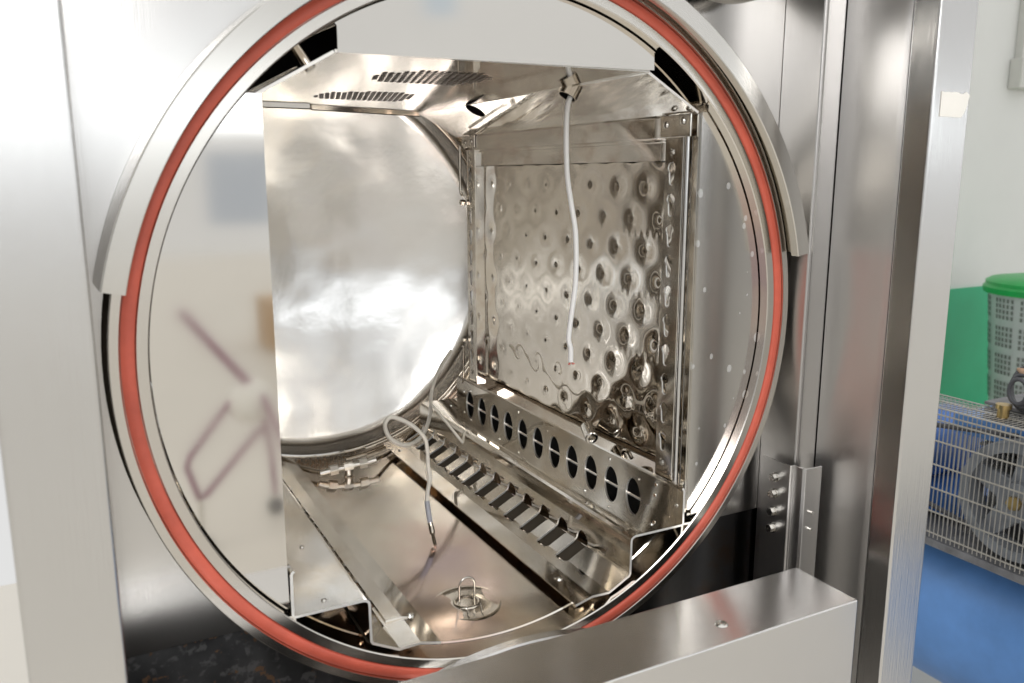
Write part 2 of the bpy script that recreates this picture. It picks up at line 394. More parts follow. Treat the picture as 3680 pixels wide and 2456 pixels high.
# ---- quilted heating jacket panels on both side walls
def quilt(sg):
    X0 = .728; y0_, y1_, z0_, z1_ = .052, 1.757, -.545, .545; st = .0066
    ny = int((y1_-y0_)/st); nz = int((z1_-z0_)/st)
    dim = []; qr = random.Random(11)
    for r in range(-1, 12):
        zz = .422-.1115*r
        for k in range(-1, 12):
            yy = 1.585-.1735*k+(-.087 if r % 2 else 0)
            dim.append((yy+qr.uniform(-.004, .004), zz+qr.uniform(-.004, .004)))
    dots = []
    for zz in (.262, .04, -.18, -.40):
        for k in range(47): dots.append((y0_+.03+.036*k, zz-.006*math.sin(k*.2)))
    cell = {}
    for i, (yy, zz) in enumerate(dim): cell.setdefault((int(yy/.18), int(zz/.18+20)), []).append((yy, zz, 0))
    for yy, zz in dots: cell.setdefault((int(yy/.18), int(zz/.18+20)), []).append((yy, zz, 1))
    bm = bmesh.new(); g = []
    for i in range(ny+1):
        row = []; yy = y0_+(y1_-y0_)*i/ny
        for j in range(nz+1):
            zz = z0_+(z1_-z0_)*j/nz; h = .0; ci, cj = int(yy/.18), int(zz/.18+20)
            for a_ in (-1, 0, 1):
                for b_ in (-1, 0, 1):
                    for (py, pz, kk) in cell.get((ci+a_, cj+b_), ()):
                        d2 = (yy-py)**2+(zz-pz)**2
                        if kk == 0: h += (.0036+.0014*math.sin(py*37+pz*23))*(1.45-.5*py)*math.exp(-d2/(2*.029**2)) + .0034*math.exp(-d2/(2*.0085**2))
                        elif d2 < .0012: h -= .0007*max(0, min(1, 1.25-yy))*math.exp(-d2/(2*.0088**2))
            h += .006*math.sin(yy*3.1+zz*2.0)*math.sin(zz*4.3+.6)
            row.append(bm.verts.new(Vector((sg*(X0-.010+h), yy, zz))*S))
        g.append(row)
    for i in range(ny):
        for j in range(nz): bm.faces.new((g[i][j], g[i][j+1], g[i+1][j+1], g[i+1][j]))
    me = bpy.data.meshes.new('jacket_panel'); bm.to_mesh(me); bm.free(); me.materials.append(M['quilt']); me.shade_smooth()
    o = bpy.data.objects.new('jacket_panel', me); col.objects.link(o); o.parent = A
    so = o.modifiers.new('solid', 'SOLIDIFY'); so.thickness = .006*S; so.offset = 1 if sg < 0 else -1
    return o
qR = quilt(1); qL = quilt(-1)

# ---- side frames: rails and perforated posts
def keyhole_cut(mb, sg, yc, zc_, flip=1):
    x0, x1 = sg*.60, sg*.72
    pts = []
    for k in range(15):
        a = math.radians(-50+280*k/14); pts.append((yc+.0185*math.cos(a), zc_+.012+.0185*math.sin(a)))
    for k in range(9):
        a = math.radians(190+160*k/8); pts.append((yc+.0095*math.cos(a), zc_-.032+.0095*math.sin(a)))
    mb.prism([(x0, y, z) for y, z in pts], (x1-x0, 0, 0))
def side_frame(sg):
    x = lambda v: sg*v
    def hb(x0, y0, z0, x1, y1, z1, name, mat='frame', bevel=.002):
        return MB().box((min(x(x0), x(x1)), y0, z0), (max(x(x0), x(x1)), y1, z1)).build(name, mat, A, bevel=bevel)
    # top rail: outer band, shallow ledge, inner band
    pr = [(.667, .648), (.664, .644), (.664, .581), (.676, .576), (.676, .5685), (.682, .566), (.682, .507), (.688, .507), (.688, .570), (.682, .5725), (.682, .580), (.670, .585), (.670, .648)]
    MB().prism([(x(a), .205, b) for a, b in pr], (0, 1.50, 0)).build('top_rail', 'frame', A)
    # corner brackets with rivets
    for (ya, yb, za, zb, rv) in ((.062, .215, .580, .650, ((.10, .628), (.185, .620))), (1.655, 1.80, .592, .650, ((1.69, .622), (1.76, .618)))):
        br = MB().box((min(x(.655), x(.6615)), ya, za), (max(x(.655), x(.6615)), yb, zb)).build('corner_bracket', 'frame', A, bevel=.002)
        for yy, zz in rv:
            r_ = MB().lathe([(0, -.008), (.006, -.0075), (.010, -.005), (.012, 0)], axis='X', c=(0, yy, zz), n=20).build('rivet', 'bolt', br, smooth=60)
            r_.location = (x(.655)*S, 0, 0)
            if sg < 0: r_.scale = (-1, 1, 1)
    # posts
    def post(y0, y1, yf, depth, kh):
        L = [(.664, y0), (.664, y1), (.670, y1), (.670, y0+.006), (.664+depth, y0+.006), (.664+depth, y0)]
        o = MB().prism([(x(a), b, -.575) for a, b in L], (0, 0, .575+.585)).build('perforated_post', 'frame', A)
        cut = MB()
        for k in range(10): keyhole_cut(cut, sg, yf, .471-.1008*k)
        carve(o, cut)
        b = o.modifiers.new('bevel', 'BEVEL'); b.width = .0018*S; b.segments = 1; b.limit_method = 'ANGLE'; b.angle_limit = math.radians(40)
        if y0 < .3:
            MB().tube([(x(.668), .088, .580), (x(.668), .088, -.60)], .0095, 20).build('rolled_edge', 'post', o, smooth=60)
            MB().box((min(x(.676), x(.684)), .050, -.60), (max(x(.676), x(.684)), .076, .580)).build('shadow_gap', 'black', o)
        for zz in (.535, -.52):
            r_ = MB().lathe([(0, -.006), (.004, -.006), (.005, -.002), (.009, -.004), (.013, 0)], axis='X', c=(0, yf, zz), n=20).build('screw', 'bolt', o, smooth=50)
            r_.location = (x(.664)*S, 0, 0)
            if sg < 0: r_.scale = (-1, 1, 1)
        return o
    post(.104, .196, .160, .022, True)
    post(1.668, 1.765, 1.722, .050, True)
side_frame(1); side_frame(-1)
for sg in (1, -1):
    MB().box((min(sg*.70, sg*.706), 1.745, -.58), (max(sg*.70, sg*.706), 1.775, .52)).build('rear_stile', 'frame', A, bevel=.001)
# wire hooks behind the rear post and tray
MB().tube(spline([(.645, 1.80, .60), (.645, 1.80, .40), (.655, 1.79, .36)]), .007, 10).build('hook_wire', 'tube', A, smooth=60)
MB().tube(spline([(.650, 1.80, -.40), (.650, 1.80, -.55), (.655, 1.82, -.60)]), .007, 10).build('hook_wire', 'tube', A, smooth=60)
for zz in (.33, -.36):
    MB().tube([(.640, 1.79, zz), (.665, 1.79, zz)], .015, 6).build('hex_nut', 'bolt', A)

# ---- shelf trays with perforated folds
def offset_profile(P, t):
    out = []
    for i in range(len(P)):
        a = Vector(P[max(i-1, 0)]); b = Vector(P[i]); c_ = Vector(P[min(i+1, len(P)-1)])
        d1 = (b-a).normalized() if i > 0 else (c_-b).normalized(); d2 = (c_-b).normalized() if i < len(P)-1 else d1
        n1 = Vector((-d1.y, d1.x)); n2 = Vector((-d2.y, d2.x)); n = (n1+n2); n = n/n.length
        out.append(tuple(b+n*(t/max(n.dot(n1), .3))))
    return out
TP = [(.650, -.566), (.656, -.571), (.659, -.580), (.660, -.703), (.462, -.703), (.455, -.705), (.450, -.709), (.4485, -.716), (.447, -.828), (.441, -.838), (.362, -.879), (.296, -.877), (.234, -.893)]
def tray(sg):
    P = [(sg*a, b) for a, b in TP]; Q = offset_profile(P, T*(1 if sg > 0 else -1)*-1)
    o = MB().prism([(a, .022, b) for a, b in P+Q[::-1]], (0, 1.87, 0)).build('shelf_tray', 'tray', A)
    edges(o)
    cut = MB()
    for k in range(11):
        yc = .306+.1425*k
        el_ = [(yc+.045*math.cos(2*PI*j/28), .070*math.sin(2*PI*j/28)) for j in range(28)]
        cut.prism([(sg*.6505, a, -.6957+max(0, b)) for a, b in el_ if b > -.001], (sg*.03, 0, 0))
    carve(o, cut)
    cut = MB()
    for k in range(12):
        yc = .314+.1370*k
        c_ = [(yc+.040*math.cos(2*PI*j/28), .044*math.sin(2*PI*j/28)) for j in range(28)]
        cut.prism([(sg*.430, a, -.834+b) for a, b in c_], (sg*.035, 0, 0))
    carve(o, cut)
    cut = MB()
    for k in range(12):
        yc = .314+.1370*k; r_ = .036
        xe = .362
        pts = [(.452, yc-r_), (.452, yc+r_)]+[(xe-.024*math.sin(PI*j/10), yc+r_*math.cos(PI*j/10)) for j in range(11)]
        cut.prism([(sg*a, b, -.93) for a, b in pts], (0, 0, .105))
    carve(o, cut)
    b = o.modifiers.new('bevel', 'BEVEL'); b.width = .0013*S; b.segments = 1; b.limit_method = 'ANGLE'; b.angle_limit = math.radians(50)
    MB().prism([(sg*.4465, .05, -.8445), (sg*.440, .05, -.8485), (sg*.362, .05, -.8850), (sg*.362, .05, -.8840), (sg*.4400, .05, -.8475)], (0, 1.8, 0)).build('gutter_shade', 'gap', o)  # dark sheet added below the slots to stand for their shade
    # slotted liner strip lying in the tray's gutter
    IP = [(.440, -.722), (.4405, -.826), (.435, -.8335), (.400, -.8535), (.350, -.8715), (.300, -.871), (.262, -.881)]
    P = [(sg*a, b) for a, b in IP]
    if sg < 0:
        Q = offset_profile(P, T)
        i_ = MB().prism([(a, .175, b) for a, b in P[4:]+Q[4:][::-1]], (0, 1.55, 0)).build('slotted_strip', 'tray', o); edges(i_)
    # screws
    def scr(x_, y_, z_, axis, r=.009, mat='bolt'):
        c_ = {'X': (0, y_, z_), 'Z': (x_, y_, 0)}[axis]; hh = {'X': -1, 'Z': 1}[axis]
        q = MB().lathe([(0, hh*.004), (r*.35, hh*.004), (r*.45, hh*.002), (r*.8, hh*.004), (r, 0)], axis=axis, c=c_, n=18).build('screw', mat, o, smooth=50)
        if axis == 'X':
            q.location.x = (x_-.0001)*sg*S
            if sg < 0: q.scale.x = -1
        else: q.location.z = z_*S; q.location.x = (sg-1)*x_*S
    for yy, zz in ((.17, -.605), (.175, -.645), (.055, -.64), (.46, -.60), (1.2, -.60), (1.72, -.62), (1.80, -.64)): scr(.6535, yy, zz, 'X')
    for xx, yy in ((.56, .07), (.53, .44), (.53, 1.15), (.56, 1.76)): scr(xx, yy, -.6965, 'Z')
    scr(.268, .185, -.8775 if sg > 0 else -.8725, 'Z', .016)
    scr(.268, 1.72, -.878, 'Z', .014)
    MB().box((min(sg*.6612, sg*.6625), .05, -.7015), (max(sg*.6612, sg*.6625), 1.86, -.61)).build('arch_shade_strip', 'black', o)  # black strip added behind the arches so the holes look unlit
    # supports down to the vessel wall
    for yy in (.10, 1.70):
        MB().box((min(sg*.262, sg*.296), yy, -.925), (max(sg*.262, sg*.296), yy+.04, -.888)).build('tray_foot', 'tube', o, bevel=.003)
    return o
tR = tray(1); tL = tray(-1)
# red residue inside two rivet holes of the right tray
for zz in (-.605, -.645):
    q = MB().lathe([(0, -.0048), (.0052, -.0046), (.0054, -.001)], axis='X', c=(0, .17 if zz > -.62 else .175, zz), n=14).build('rust_spot', 'rust', tR, smooth=60); q.location.x = .6534*S
# hollow standoff over the tray edge
sd = Vector((-.30, -.90, -.30)).normalized()
mb = MB(); rings = []; c0 = Vector((.665, .62, -.545)); u = sd.cross(Vector((0, 0, 1))).normalized(); v = sd.cross(u)
for rr, d in ((.026, -.05), (.026, .03), (.023, .033), (.015, .033), (.012, .030), (.012, -.02), (0, -.02)):
    rings.append([mb.bm.verts.new(mb.P(c0+sd*d+(u*math.cos(2*PI*k/28)+v*math.sin(2*PI*k/28))*rr)) for k in range(28)])
for a_, b_ in zip(rings, rings[1:]):
    for k in range(28): mb.bm.faces.new((a_[k], a_[(k+1) % 28], b_[(k+1) % 28], b_[k]))
mb.build('hollow_spacer', 'bolt', A, smooth=35)
MB().tube(spline([(.690, .43, -.62), (.690, .43, -.57), (.690, .40, -.555), (.690, .37, -.575)]), .008, 10).build('hook_wire', 'tube', A, smooth=60)

# ---- bottom of the vessel: drain outlet
dc = Vector((-.015, .315, -.957))
D_ = MB().lathe([(.125, .0), (.114, .0045), (.106, .0025), (.060, .0015), (.048, .003), (.046, .007), (.041, .009), (.036, .007), (.034, .002), (.033, -.02)], axis='Z', c=tuple(dc), n=64).build('drain_outlet', 'tube', A, smooth=45)
MB().prism([tuple(dc+Vector((.0335*math.cos(2*PI*k/32), .0335*math.sin(2*PI*k/32), .001))) for k in range(32)], (0, 0, .001)).build('drain_hole', 'tray', D_)
lp = [dc+Vector((-.028, 0, -.01))]+[dc+Vector((.028*math.cos(PI-PI*k/12), 0, .065+.028*math.sin(PI*k/12))) for k in range(13)]+[dc+Vector((.028, 0, -.01))]
MB().tube(lp, .0035, 10).build('wire_loop', 'bolt', D_, smooth=60)
for sx1 in (-.02, .03): MB().tube([dc+Vector((sx1, -.045, .012)), dc+Vector((sx1-.012, -.085, .006))], .003, 8).build('clip_wire', 'bolt', D_, smooth=60)
# ---- tee fitting on the floor at the back, and bent pipes
tc_ = Vector((-.007, 1.70, -.910))
TF = MB().cyl(tuple(tc_+Vector((0, 0, -.048))), tuple(tc_+Vector((0, 0, .012))), .017, 28).build('tee_fitting', 'fitting', A, smooth=40)
MB().tube([tc_+Vector((-.055, 0, -.002)), tc_+Vector((-.03, 0, -.002)), tc_+Vector((.03, 0, .004)), tc_+Vector((.055, 0, .006))], .0125, 20).build('tee_arm', 'fitting', TF, smooth=40)
MB().tube([tc_+Vector((-.022, 0, 0)), tc_+Vector((.022, 0, .002))], .021, 8).build('tee_block', 'fitting', TF)
for sg in (-1, 1):
    MB().tube([tc_+Vector((sg*.052, 0, sg*.004)), tc_+Vector((sg*.092, 0, sg*.006))], .026, 6).build('hex_nut', 'fitting', TF, bevel=.002)
    MB().tube([tc_+Vector((sg*.09, 0, sg*.006)), tc_+Vector((sg*.138, 0, sg*.012))], .014, 20).build('pipe_stub', 'fitting', TF, smooth=40)
MB().lathe([(.020, -.040), (.028, -.046), (.030, -.050)], axis='Z', c=tuple(tc_), n=24).build('weld_collar', 'shell', TF, smooth=60)
def arc_pts(R_, y, a0, a1, n=40): return [(R_*math.cos(math.radians(a0+(a1-a0)*k/n)), y, R_*math.sin(math.radians(a0+(a1-a0)*k/n))) for k in range(n+1)]
MB().tube(arc_pts(.936, 2.00, -86, -8, 50)+[(.925, 1.9, -.08)], .011, 12).build('steam_pipe', 'tube', A, smooth=60)
MB().tube(arc_pts(.936, 1.965, -80, -22, 40)+[(.86, 1.86, -.33)], .010, 12).build('steam_pipe', 'tube', A, smooth=60)
MB().tube(arc_pts(.936, 1.99, 62, 32, 30)+[(.80, 1.9, .52), (.69, 1.84, .60)], .011, 12).build('steam_pipe', 'tube', A, smooth=60)
MB().tube(arc_pts(.938, 2.0, 80, 20, 40), .010, 12).build('steam_pipe', 'tube', A, smooth=60)
MB().tube(spline([(.12, 1.71, -.90), (.22, 1.78, -.905), (.34, 1.85, -.87), (.42, 1.90, -.83)]), .009, 12).build('steam_pipe', 'tube', A, smooth=60)
MB().tube(spline([(-.145, 1.70, -.915), (-.22, 1.76, -.90), (-.31, 1.88, -.86), (-.43, 1.93, -.80)]), .012, 12).build('steam_pipe', 'tube', A, smooth=60)
MB().tube(spline([(-.45, 1.86, -.80), (-.33, 1.80, -.855), (-.30, 1.75, -.88)]), .012, 12).build('steam_pipe', 'tube', A, smooth=60)

# ---- door, lowered below the mouth (only the top of its disc shows)
dz = -1.98
DO = MB().lathe([(0, -.006), (1.050, -.006), (1.056, -.010), (1.058, -.044), (1.054, -.050), (1.012, -.052), (1.004, -.062), (.985, -.075), (.90, -.10), (.5, -.16), (0, -.18)], c=(0, 0, dz), n=256).build('sliding_door', 'beam', A, smooth=30)

# ---- cabinet
def cab(name, a, b, mat, bevel=.003, label=None): return MB().box(a, b).build(name, mat, A, bevel=bevel, label=label)
cab('cabinet_post', (1.07, -.470, -2.6), (1.232, -.380, 1.9), 'post', .008)
cab('cabinet_post', (-1.232, -.470, -2.6), (-1.072, -.380, 1.9), 'post', .008)
post_r = [o for o in A.children if o.name.startswith('cabinet_post')][0]
# side sheets behind the posts, with a soft fold
for sg in (1, -1):
    P = [(sg*1.074, -.379), (sg*1.118, -.372), (sg*1.142, -.345), (sg*1.150, -.29), (sg*1.160, -.20), (sg*1.160, -.12), (sg*1.154, -.075), (sg*1.158, -.072), (sg*1.168, -.12), (sg*1.168, -.379)]
    MB().prism([(a, b, -2.6) for a, b in P], (0, 0, 4.5)).build('side_sheet', 'side', A, smooth=50)
    # guide rail (channel)
    x0 = sg*1.060; x1 = sg*1.153
    if sg < 0: continue
    R_ = [(x0, .096), (x0, -.066), (sg*1.063, -.071), (x1, -.071), (x1, -.064), (sg*1.067, -.064), (sg*1.067, .096)]
    MB().prism([(a, b, -2.6) for a, b in R_], (0, 0, 4.5)).build('guide_rail', 'rail', A, bevel=.002)
    if sg > 0: MB().prism([(sg*1.070, -.071, -2.6), (sg*1.072, -.076, -2.6), (sg*1.080, -.077, -2.6), (sg*1.086, -.071, -2.6)], (0, 0, 4.5)).build('rail_bead', 'rail', A)
    # lower bracket with four hex bolts
    B_ = [(sg*1.030, .048), (sg*1.030, -.078), (sg*1.035, -.082), (sg*1.046, -.082), (sg*1.046, -.120), (sg*1.053, -.130), (sg*1.128, -.130), (sg*1.128, -.124), (sg*1.056, -.124), (sg*1.052, -.076), (sg*1.036, -.076), (sg*1.036, .048)]
    if sg < 0: continue
    br = MB().prism([(a, b, -1.6) for a, b in B_], (0, 0, 1.6-.520)).build('rail_bracket', 'rail', A, bevel=.002)
    for zz in (-.580, -.640, -.706, -.768):
        bo = MB().tube([(sg*1.0295, -.017, zz), (sg*1.025, -.017, zz)], .0175, 20).tube([(sg*1.0255, -.017, zz), (sg*1.008, -.017, zz)], .0145, 6).build('hex_bolt', 'bolt', br, smooth=30)
    for zz in (-.680, -.742):
        MB().tube([(sg*1.085, -.129, zz), (sg*1.085, -.140, zz)], .0055, 14).build('set_screw', 'bolt', br, smooth=40)
# fascia behind the ring, with a round opening
def sheet_with_hole(name, mat, y, R0, zlo, zhi, thick, x0=-9, x1=9):
    bm = bmesh.new(); n = 144; inn = []; out = []
    for k in range(n):
        a = 2*PI*(k+.5)/n; c_, s_ = math.cos(a), math.sin(a); inn.append(bm.verts.new(Vector((R0*c_, y, R0*s_))*S))
        t = min(1.168/abs(c_), 3.0/abs(s_)); out.append(bm.verts.new(Vector((t*c_, y, t*s_))*S))
    for k in range(n): bm.faces.new((inn[k], inn[(k+1) % n], out[(k+1) % n], out[k]))
    for co, no in (((0, y, zlo), (0, 0, -1)), ((0, y, zhi), (0, 0, 1)), ((x0, y, 0), (-1, 0, 0)), ((x1, y, 0), (1, 0, 0))):
        bmesh.ops.bisect_plane(bm, geom=bm.verts[:]+bm.edges[:]+bm.faces[:], plane_co=Vector(co)*S, plane_no=no, clear_outer=True)
    mb = MB(); mb.bm.free(); mb.bm = bm
    o = mb.build(name, mat, A); so = o.modifiers.new('solid', 'SOLIDIFY'); so.thickness = thick*S; so.offset = 0
    return o
sheet_with_hole('fascia_panel', 'fascia', .10, 1.054, -.742, 1.95, .006)
sheet_with_hole('lower_fascia', 'speckle', .112, 1.062, -2.6, -.735, .006, x1=.2)
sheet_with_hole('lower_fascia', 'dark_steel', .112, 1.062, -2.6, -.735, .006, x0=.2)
# closing plates so that no daylight shows round the vessel
for sg in (1, -1): MB().box((min(sg*1.170, sg*1.177), -.372, -2.6), (max(sg*1.170, sg*1.177), 2.9, 1.95)).build('cabinet_side', 'fascia', A)
# cross beam at the lower right
bs = MB().box((-2.0, -.484, -1.6), (.921, -.236, -.800)).build('cross_beam', 'beam', A, bevel=.005)
MB().lathe([(0, .0035), (.008, .0035), (.010, .0015), (.016, .004), (.020, .0)], axis='Z', c=(.458, -.400, -.8002), n=24).build('screw', 'bolt', bs, smooth=50)
# round pressure flange above, only its lower rim in the picture
fl = MB().lathe([(.296, -.02), (.296, -.068), (.299, -.072), (.328, -.072), (.334, -.064), (.334, .0)], c=(.715, .0, 1.300), n=96).build('inspection_flange', 'hood', A, smooth=40)
MB().lathe([(0, -.03), (.300, -.03)], c=(.715, .0, 1.300), n=48).build('flange_cover', 'black', fl)
# torn paper sticker on the right post
rs = random.Random(3); pp = [(1.103, .622), (1.103, .690)]
pp += [(1.103+.121*k/9, .690+rs.uniform(-.004, .003)) for k in range(1, 9)]+[(1.228, .682), (1.222, .676), (1.219, .655), (1.207, .632), (1.196, .621)]
MB().prism([(a, -.4705, b) for a, b in pp], (0, -.0015, 0)).build('torn_label', 'paper', post_r)

# ================================================================== loose things inside
# white cable hanging from the spray nozzle
cz = [(0.492, 0.505, 0.748), (0.487, 0.5, 0.736), (0.472, 0.5, 0.697), (0.4676, 0.5, 0.614), (0.473, 0.5, 0.468), (0.4916, 0.5, 0.36), (0.5118, 0.5, 0.2506), (0.5143, 0.5, 0.0945), (0.5017, 0.5, -0.0083), (0.4878, 0.5, -0.112), (0.49, 0.5, -0.14), (0.4968, 0.5, -0.1658), (0.4975, 0.5, -0.212)]
HC = empty('hanging_cable', (.512*S, .6*S, .74*S), 'white cable hanging from the nozzle before the dimpled wall, its end cut bare', 'cable')
def world_child(o, parent): o.parent = parent; o.matrix_parent_inverse = Matrix.Translation(-parent.location); return o
world_child(MB().tube(spline(cz, 8), .0094, 16).build('sheath', 'white_rubber', smooth=60), HC)
for dx in (-.006, .007): world_child(MB().tube([(.4975+dx*.3, .5, -.210), (.4975+dx, .498, -.220), (.4975+dx*1.9, .495, -.218)], .0028, 8).build('wire_core', 'copper', smooth=60), HC)
# temperature probe on its looped lead
pz = [(.533, 1.80, -.40), (.50, 1.72, -.452), (.445, 1.66, -.50), (.405, 1.60, -.555), (.365, 1.52, -.62), (.32, 1.44, -.62)]
lead = [(.56, 1.75, -.405), (.47, 1.68, -.470), (.395, 1.60, -.545), (.352, 1.52, -.605), (.300, 1.40, -.612), (.232, 1.26, -.612), (.160, 1.14, -.620), (.085, 1.05, -.617), (.022, 1.01, -.606), (-.035, .99, -.566), (-.063, .97, -.508), (-.055, .96, -.474), (-.034, .955, -.468), (.012, .95, -.49), (.060, .95, -.528), (.095, .95, -.573), (.104, .95, -.625), (.104, .945, -.686), (.104, .93, -.736), (.082, .90, -.780), (.070, .88, -.812)]
TPB = empty('temperature_probe', (.056*S, .775*S, -.95*S), 'steel temperature probe on a looped off-white lead over the vessel floor', 'probe')
world_child(MB().tube(spline(lead, 8), .0085, 12).build('lead', 'cream_rubber', smooth=60), TPB)
world_child(MB().tube([(.0705, .881, -.810), (.068, .86, -.850), (.068, .845, -.885)], .0105, 14).build('heat_shrink', 'grey_rubber', smooth=60), TPB)
world_child(MB().tube([(.068, .846, -.882), (.068, .836, -.897), (.068, .834, -.899), (.065, .815, -.920), (.065, .814, -.9205), (.059, .775, -.950)], .01, 14, radii=[.0095, .0095, .0115, .0110, .0068, .0068]).build('probe_tip', 'tube', smooth=40), TPB)
# second thin lead going over the tray
tag(MB().tube(spline([(.350, 1.50, -.600), (.385, 1.44, -.66), (.43, 1.37, -.74), (.442, 1.35, -.76)]), .0065, 10).build('loose_lead', 'cream_rubber', smooth=60), 'short off-white wire end dropping into the rear slot of the right tray', 'wire')
# rust grains on the floor under the head
rg_ = random.Random(5); mb = MB()
for k in range(520):
    a = rg_.gauss(-96, 5.0); y = 1.96+rg_.gauss(0, .045); y = min(y, 2.05)
    r = .9555; p = Vector((r*math.cos(math.radians(a)), y, r*math.sin(math.radians(a)))); q = rg_.uniform(.0012, .0045)
    if rg_.random() < .5: p.y = 1.9+rg_.gauss(0, .03)
    vs = [mb.bm.verts.new(mb.P(p+Vector((rg_.uniform(-q, q), rg_.uniform(-q, q), rg_.uniform(-.2*q, q*1.4))))) for _ in range(4)]
    for f_ in ((0, 1, 2), (0, 2, 3), (0, 3, 1), (1, 3, 2)): mb.bm.faces.new([vs[i] for i in f_])
o = mb.build('rust_grains', 'rust'); o['kind'] = 'stuff'; o['label'] = 'brown rust grains scattered on the vessel floor behind the tee fitting'; o['category'] = 'debris'

# ================================================================== the hall (metres)
FZ = -1.28
def MM(): return MB(1.0)
struct(MM().box((-14, -16, FZ-.1), (14, 2.6, FZ)).build('floor', 'floor'))
struct(MM().box((.4, 2.5, FZ), (14, 2.7, 4)).build('wall', 'wall'))
struct(MM().box((.4, 2.488, FZ), (14, 2.4999, -.507)).build('green_dado', 'green'))
# electrical box and conduit
EB = empty('socket_box', (4.72, 2.5, .66), 'beige electrical box on the white wall at the top right edge', 'switch box')
world_child(MM().box((4.60, 2.42, .66), (4.80, 2.499, .83)).build('box_body', 'plastic_grey', bevel=.02), EB)
world_child(MM().box((4.66, 2.40, .69), (4.78, 2.419, .79)).build('box_cover', 'plastic_grey', bevel=.01), EB)
world_child(MM().box((4.635, 2.45, .83), (4.70, 2.499, 2.2)).build('conduit', 'plastic_grey', bevel=.01), EB)
# laundry basket with green lid
BX, BY = 4.25, 1.9
LB = empty('laundry_basket', (BX, BY, FZ), 'tall white perforated plastic basket with a green lid before the green wall', 'basket')
tz = -.43
body = MM().lathe([(.215, FZ+.01), (.225, FZ+.02), (.300, tz-.02), (.312, tz), (.305, tz), (.292, tz-.02), (.217, FZ+.03), (0, FZ+.03)], axis='Z', c=(BX, BY, 0), n=72).build('basket_body', 'plastic_white', smooth=40)
world_child(body, LB)
mb = MM()
for row in range(20):
    z = tz-.06-row*.030
    if row % 5 == 4: continue
    for k in range(72):
        if k % 12 in (0, 6, 5): continue
        a = 2*PI*k/72; r = .217+(.292-.217)*(z-FZ)/(tz-FZ)+.0125; c_, s_ = math.cos(a), math.sin(a); t_ = Vector((-s_, c_, 0)); n_ = Vector((c_, s_, 0)); p = Vector((BX, BY, z))+n_*r
        h_ = .010; w_ = .0065
        vs = [mb.bm.verts.new(p+t_*a1+Vector((0, 0, b1))+n_*(b1*.11)) for a1, b1 in ((-w_, -h_), (w_, -h_), (w_, h_), (-w_, h_))]
        mb.bm.faces.new(vs)
M['hole'] = plain('basket_hole_shade', (.16, .17, .16), .6)
ho = mb.build('perforations', 'hole', recalc=False); world_child(ho, body)
world_child(MM().lathe([(.31, tz-.03), (.325, tz-.03), (.330, tz), (.318, tz+.012), (.318, tz+.03), (.295, tz+.045), (.20, tz+.060), (0, tz+.066)], axis='Z', c=(BX, BY, 0), n=72).build('lid', 'plastic_green', smooth=35), LB)
world_child(MM().box((BX-.10, BY-.03, tz+.058), (BX+.10, BY+.03, tz+.10)).build('lid_grip', 'plastic_green', bevel=.02), LB)
for da in (200, 235):
    a = math.radians(da); p = Vector((BX+.289*math.cos(a), BY+.289*math.sin(a), tz-.17))
    world_child(MM().tube([p+Vector((0, 0, -.045)), p+Vector((.004, .0, .045))], .012, 10).build('hand_slot', 'hole', smooth=60), LB)

# air compressor: tank, wire guard, flywheel, pump, motor
CP = empty('air_compressor', (1.6, .5, FZ), 'blue air compressor with a wire guard over its spoked flywheel', 'compressor')
tcx, tcz, tr = 1.60, -.905, .232
tp = [(0, -1.0), (.10, -.99), (.19, -.95), (tr, -.87), (tr, 1.20), (.19, 1.28), (.10, 1.31), (0, 1.32)]
tank = world_child(MM().lathe(tp, c=(tcx, 0, tcz), n=96).build('air_tank', 'blue', smooth=40), CP)
world_child(MM().box((1.30, -.9, -.672), (1.95, 1.1, -.655)).build('deck_plate', 'cast', bevel=.003), CP)
for yy in (-.7, 1.0):
    world_child(MM().box((1.45, yy, FZ), (1.75, yy+.06, -1.08)).build('tank_foot', 'blue_dark', bevel=.01), CP)
# wire guard
g0, g1, gz0, gz1, gy0, gy1 = 1.30, 1.392, -.650, -.347, -.45, .80
mb = MM(); rw = .0013
y = gy0
def bar(mb, a, b, r):
    a = Vector(a); b = Vector(b); t = (b-a).normalized(); u = t.cross(Vector((.31, .52, .8))).normalized()*r; v = t.cross(u)
    A_ = [mb.bm.verts.new(a+q) for q in (u, v, -u, -v)]; B2 = [mb.bm.verts.new(b+q) for q in (u, v, -u, -v)]
    for k in range(4): mb.bm.faces.new((A_[k], A_[(k+1) % 4], B2[(k+1) % 4], B2[k]))
while y < gy1:
    bar(mb, (g0, y, gz0), (g0, y, gz1), rw); bar(mb, (g0, y, gz1), (g1, y, gz1), rw); bar(mb, (g1, y, gz1), (g1, y, gz0), rw); y += .0105
for z in (gz0+.012, gz0+.062, gz0+.117, gz0+.172, gz0+.227, gz0+.275, gz0+.288, gz1):
    bar(mb, (g0-.002, gy0, z), (g0-.002, gy1, z), .0018)
for k in range(1, 3): bar(mb, (g0+.045*k, gy0, gz1+.001), (g0+.053*k, gy1, gz1+.001), .0018)
x_ = g0
while x_ < g1: bar(mb, (x_, gy1, gz0), (x_, gy1, gz1), rw); x_ += .0105
mb.bm.normal_update()
world_child(mb.build('wire_guard', 'wire', recalc=False), CP)
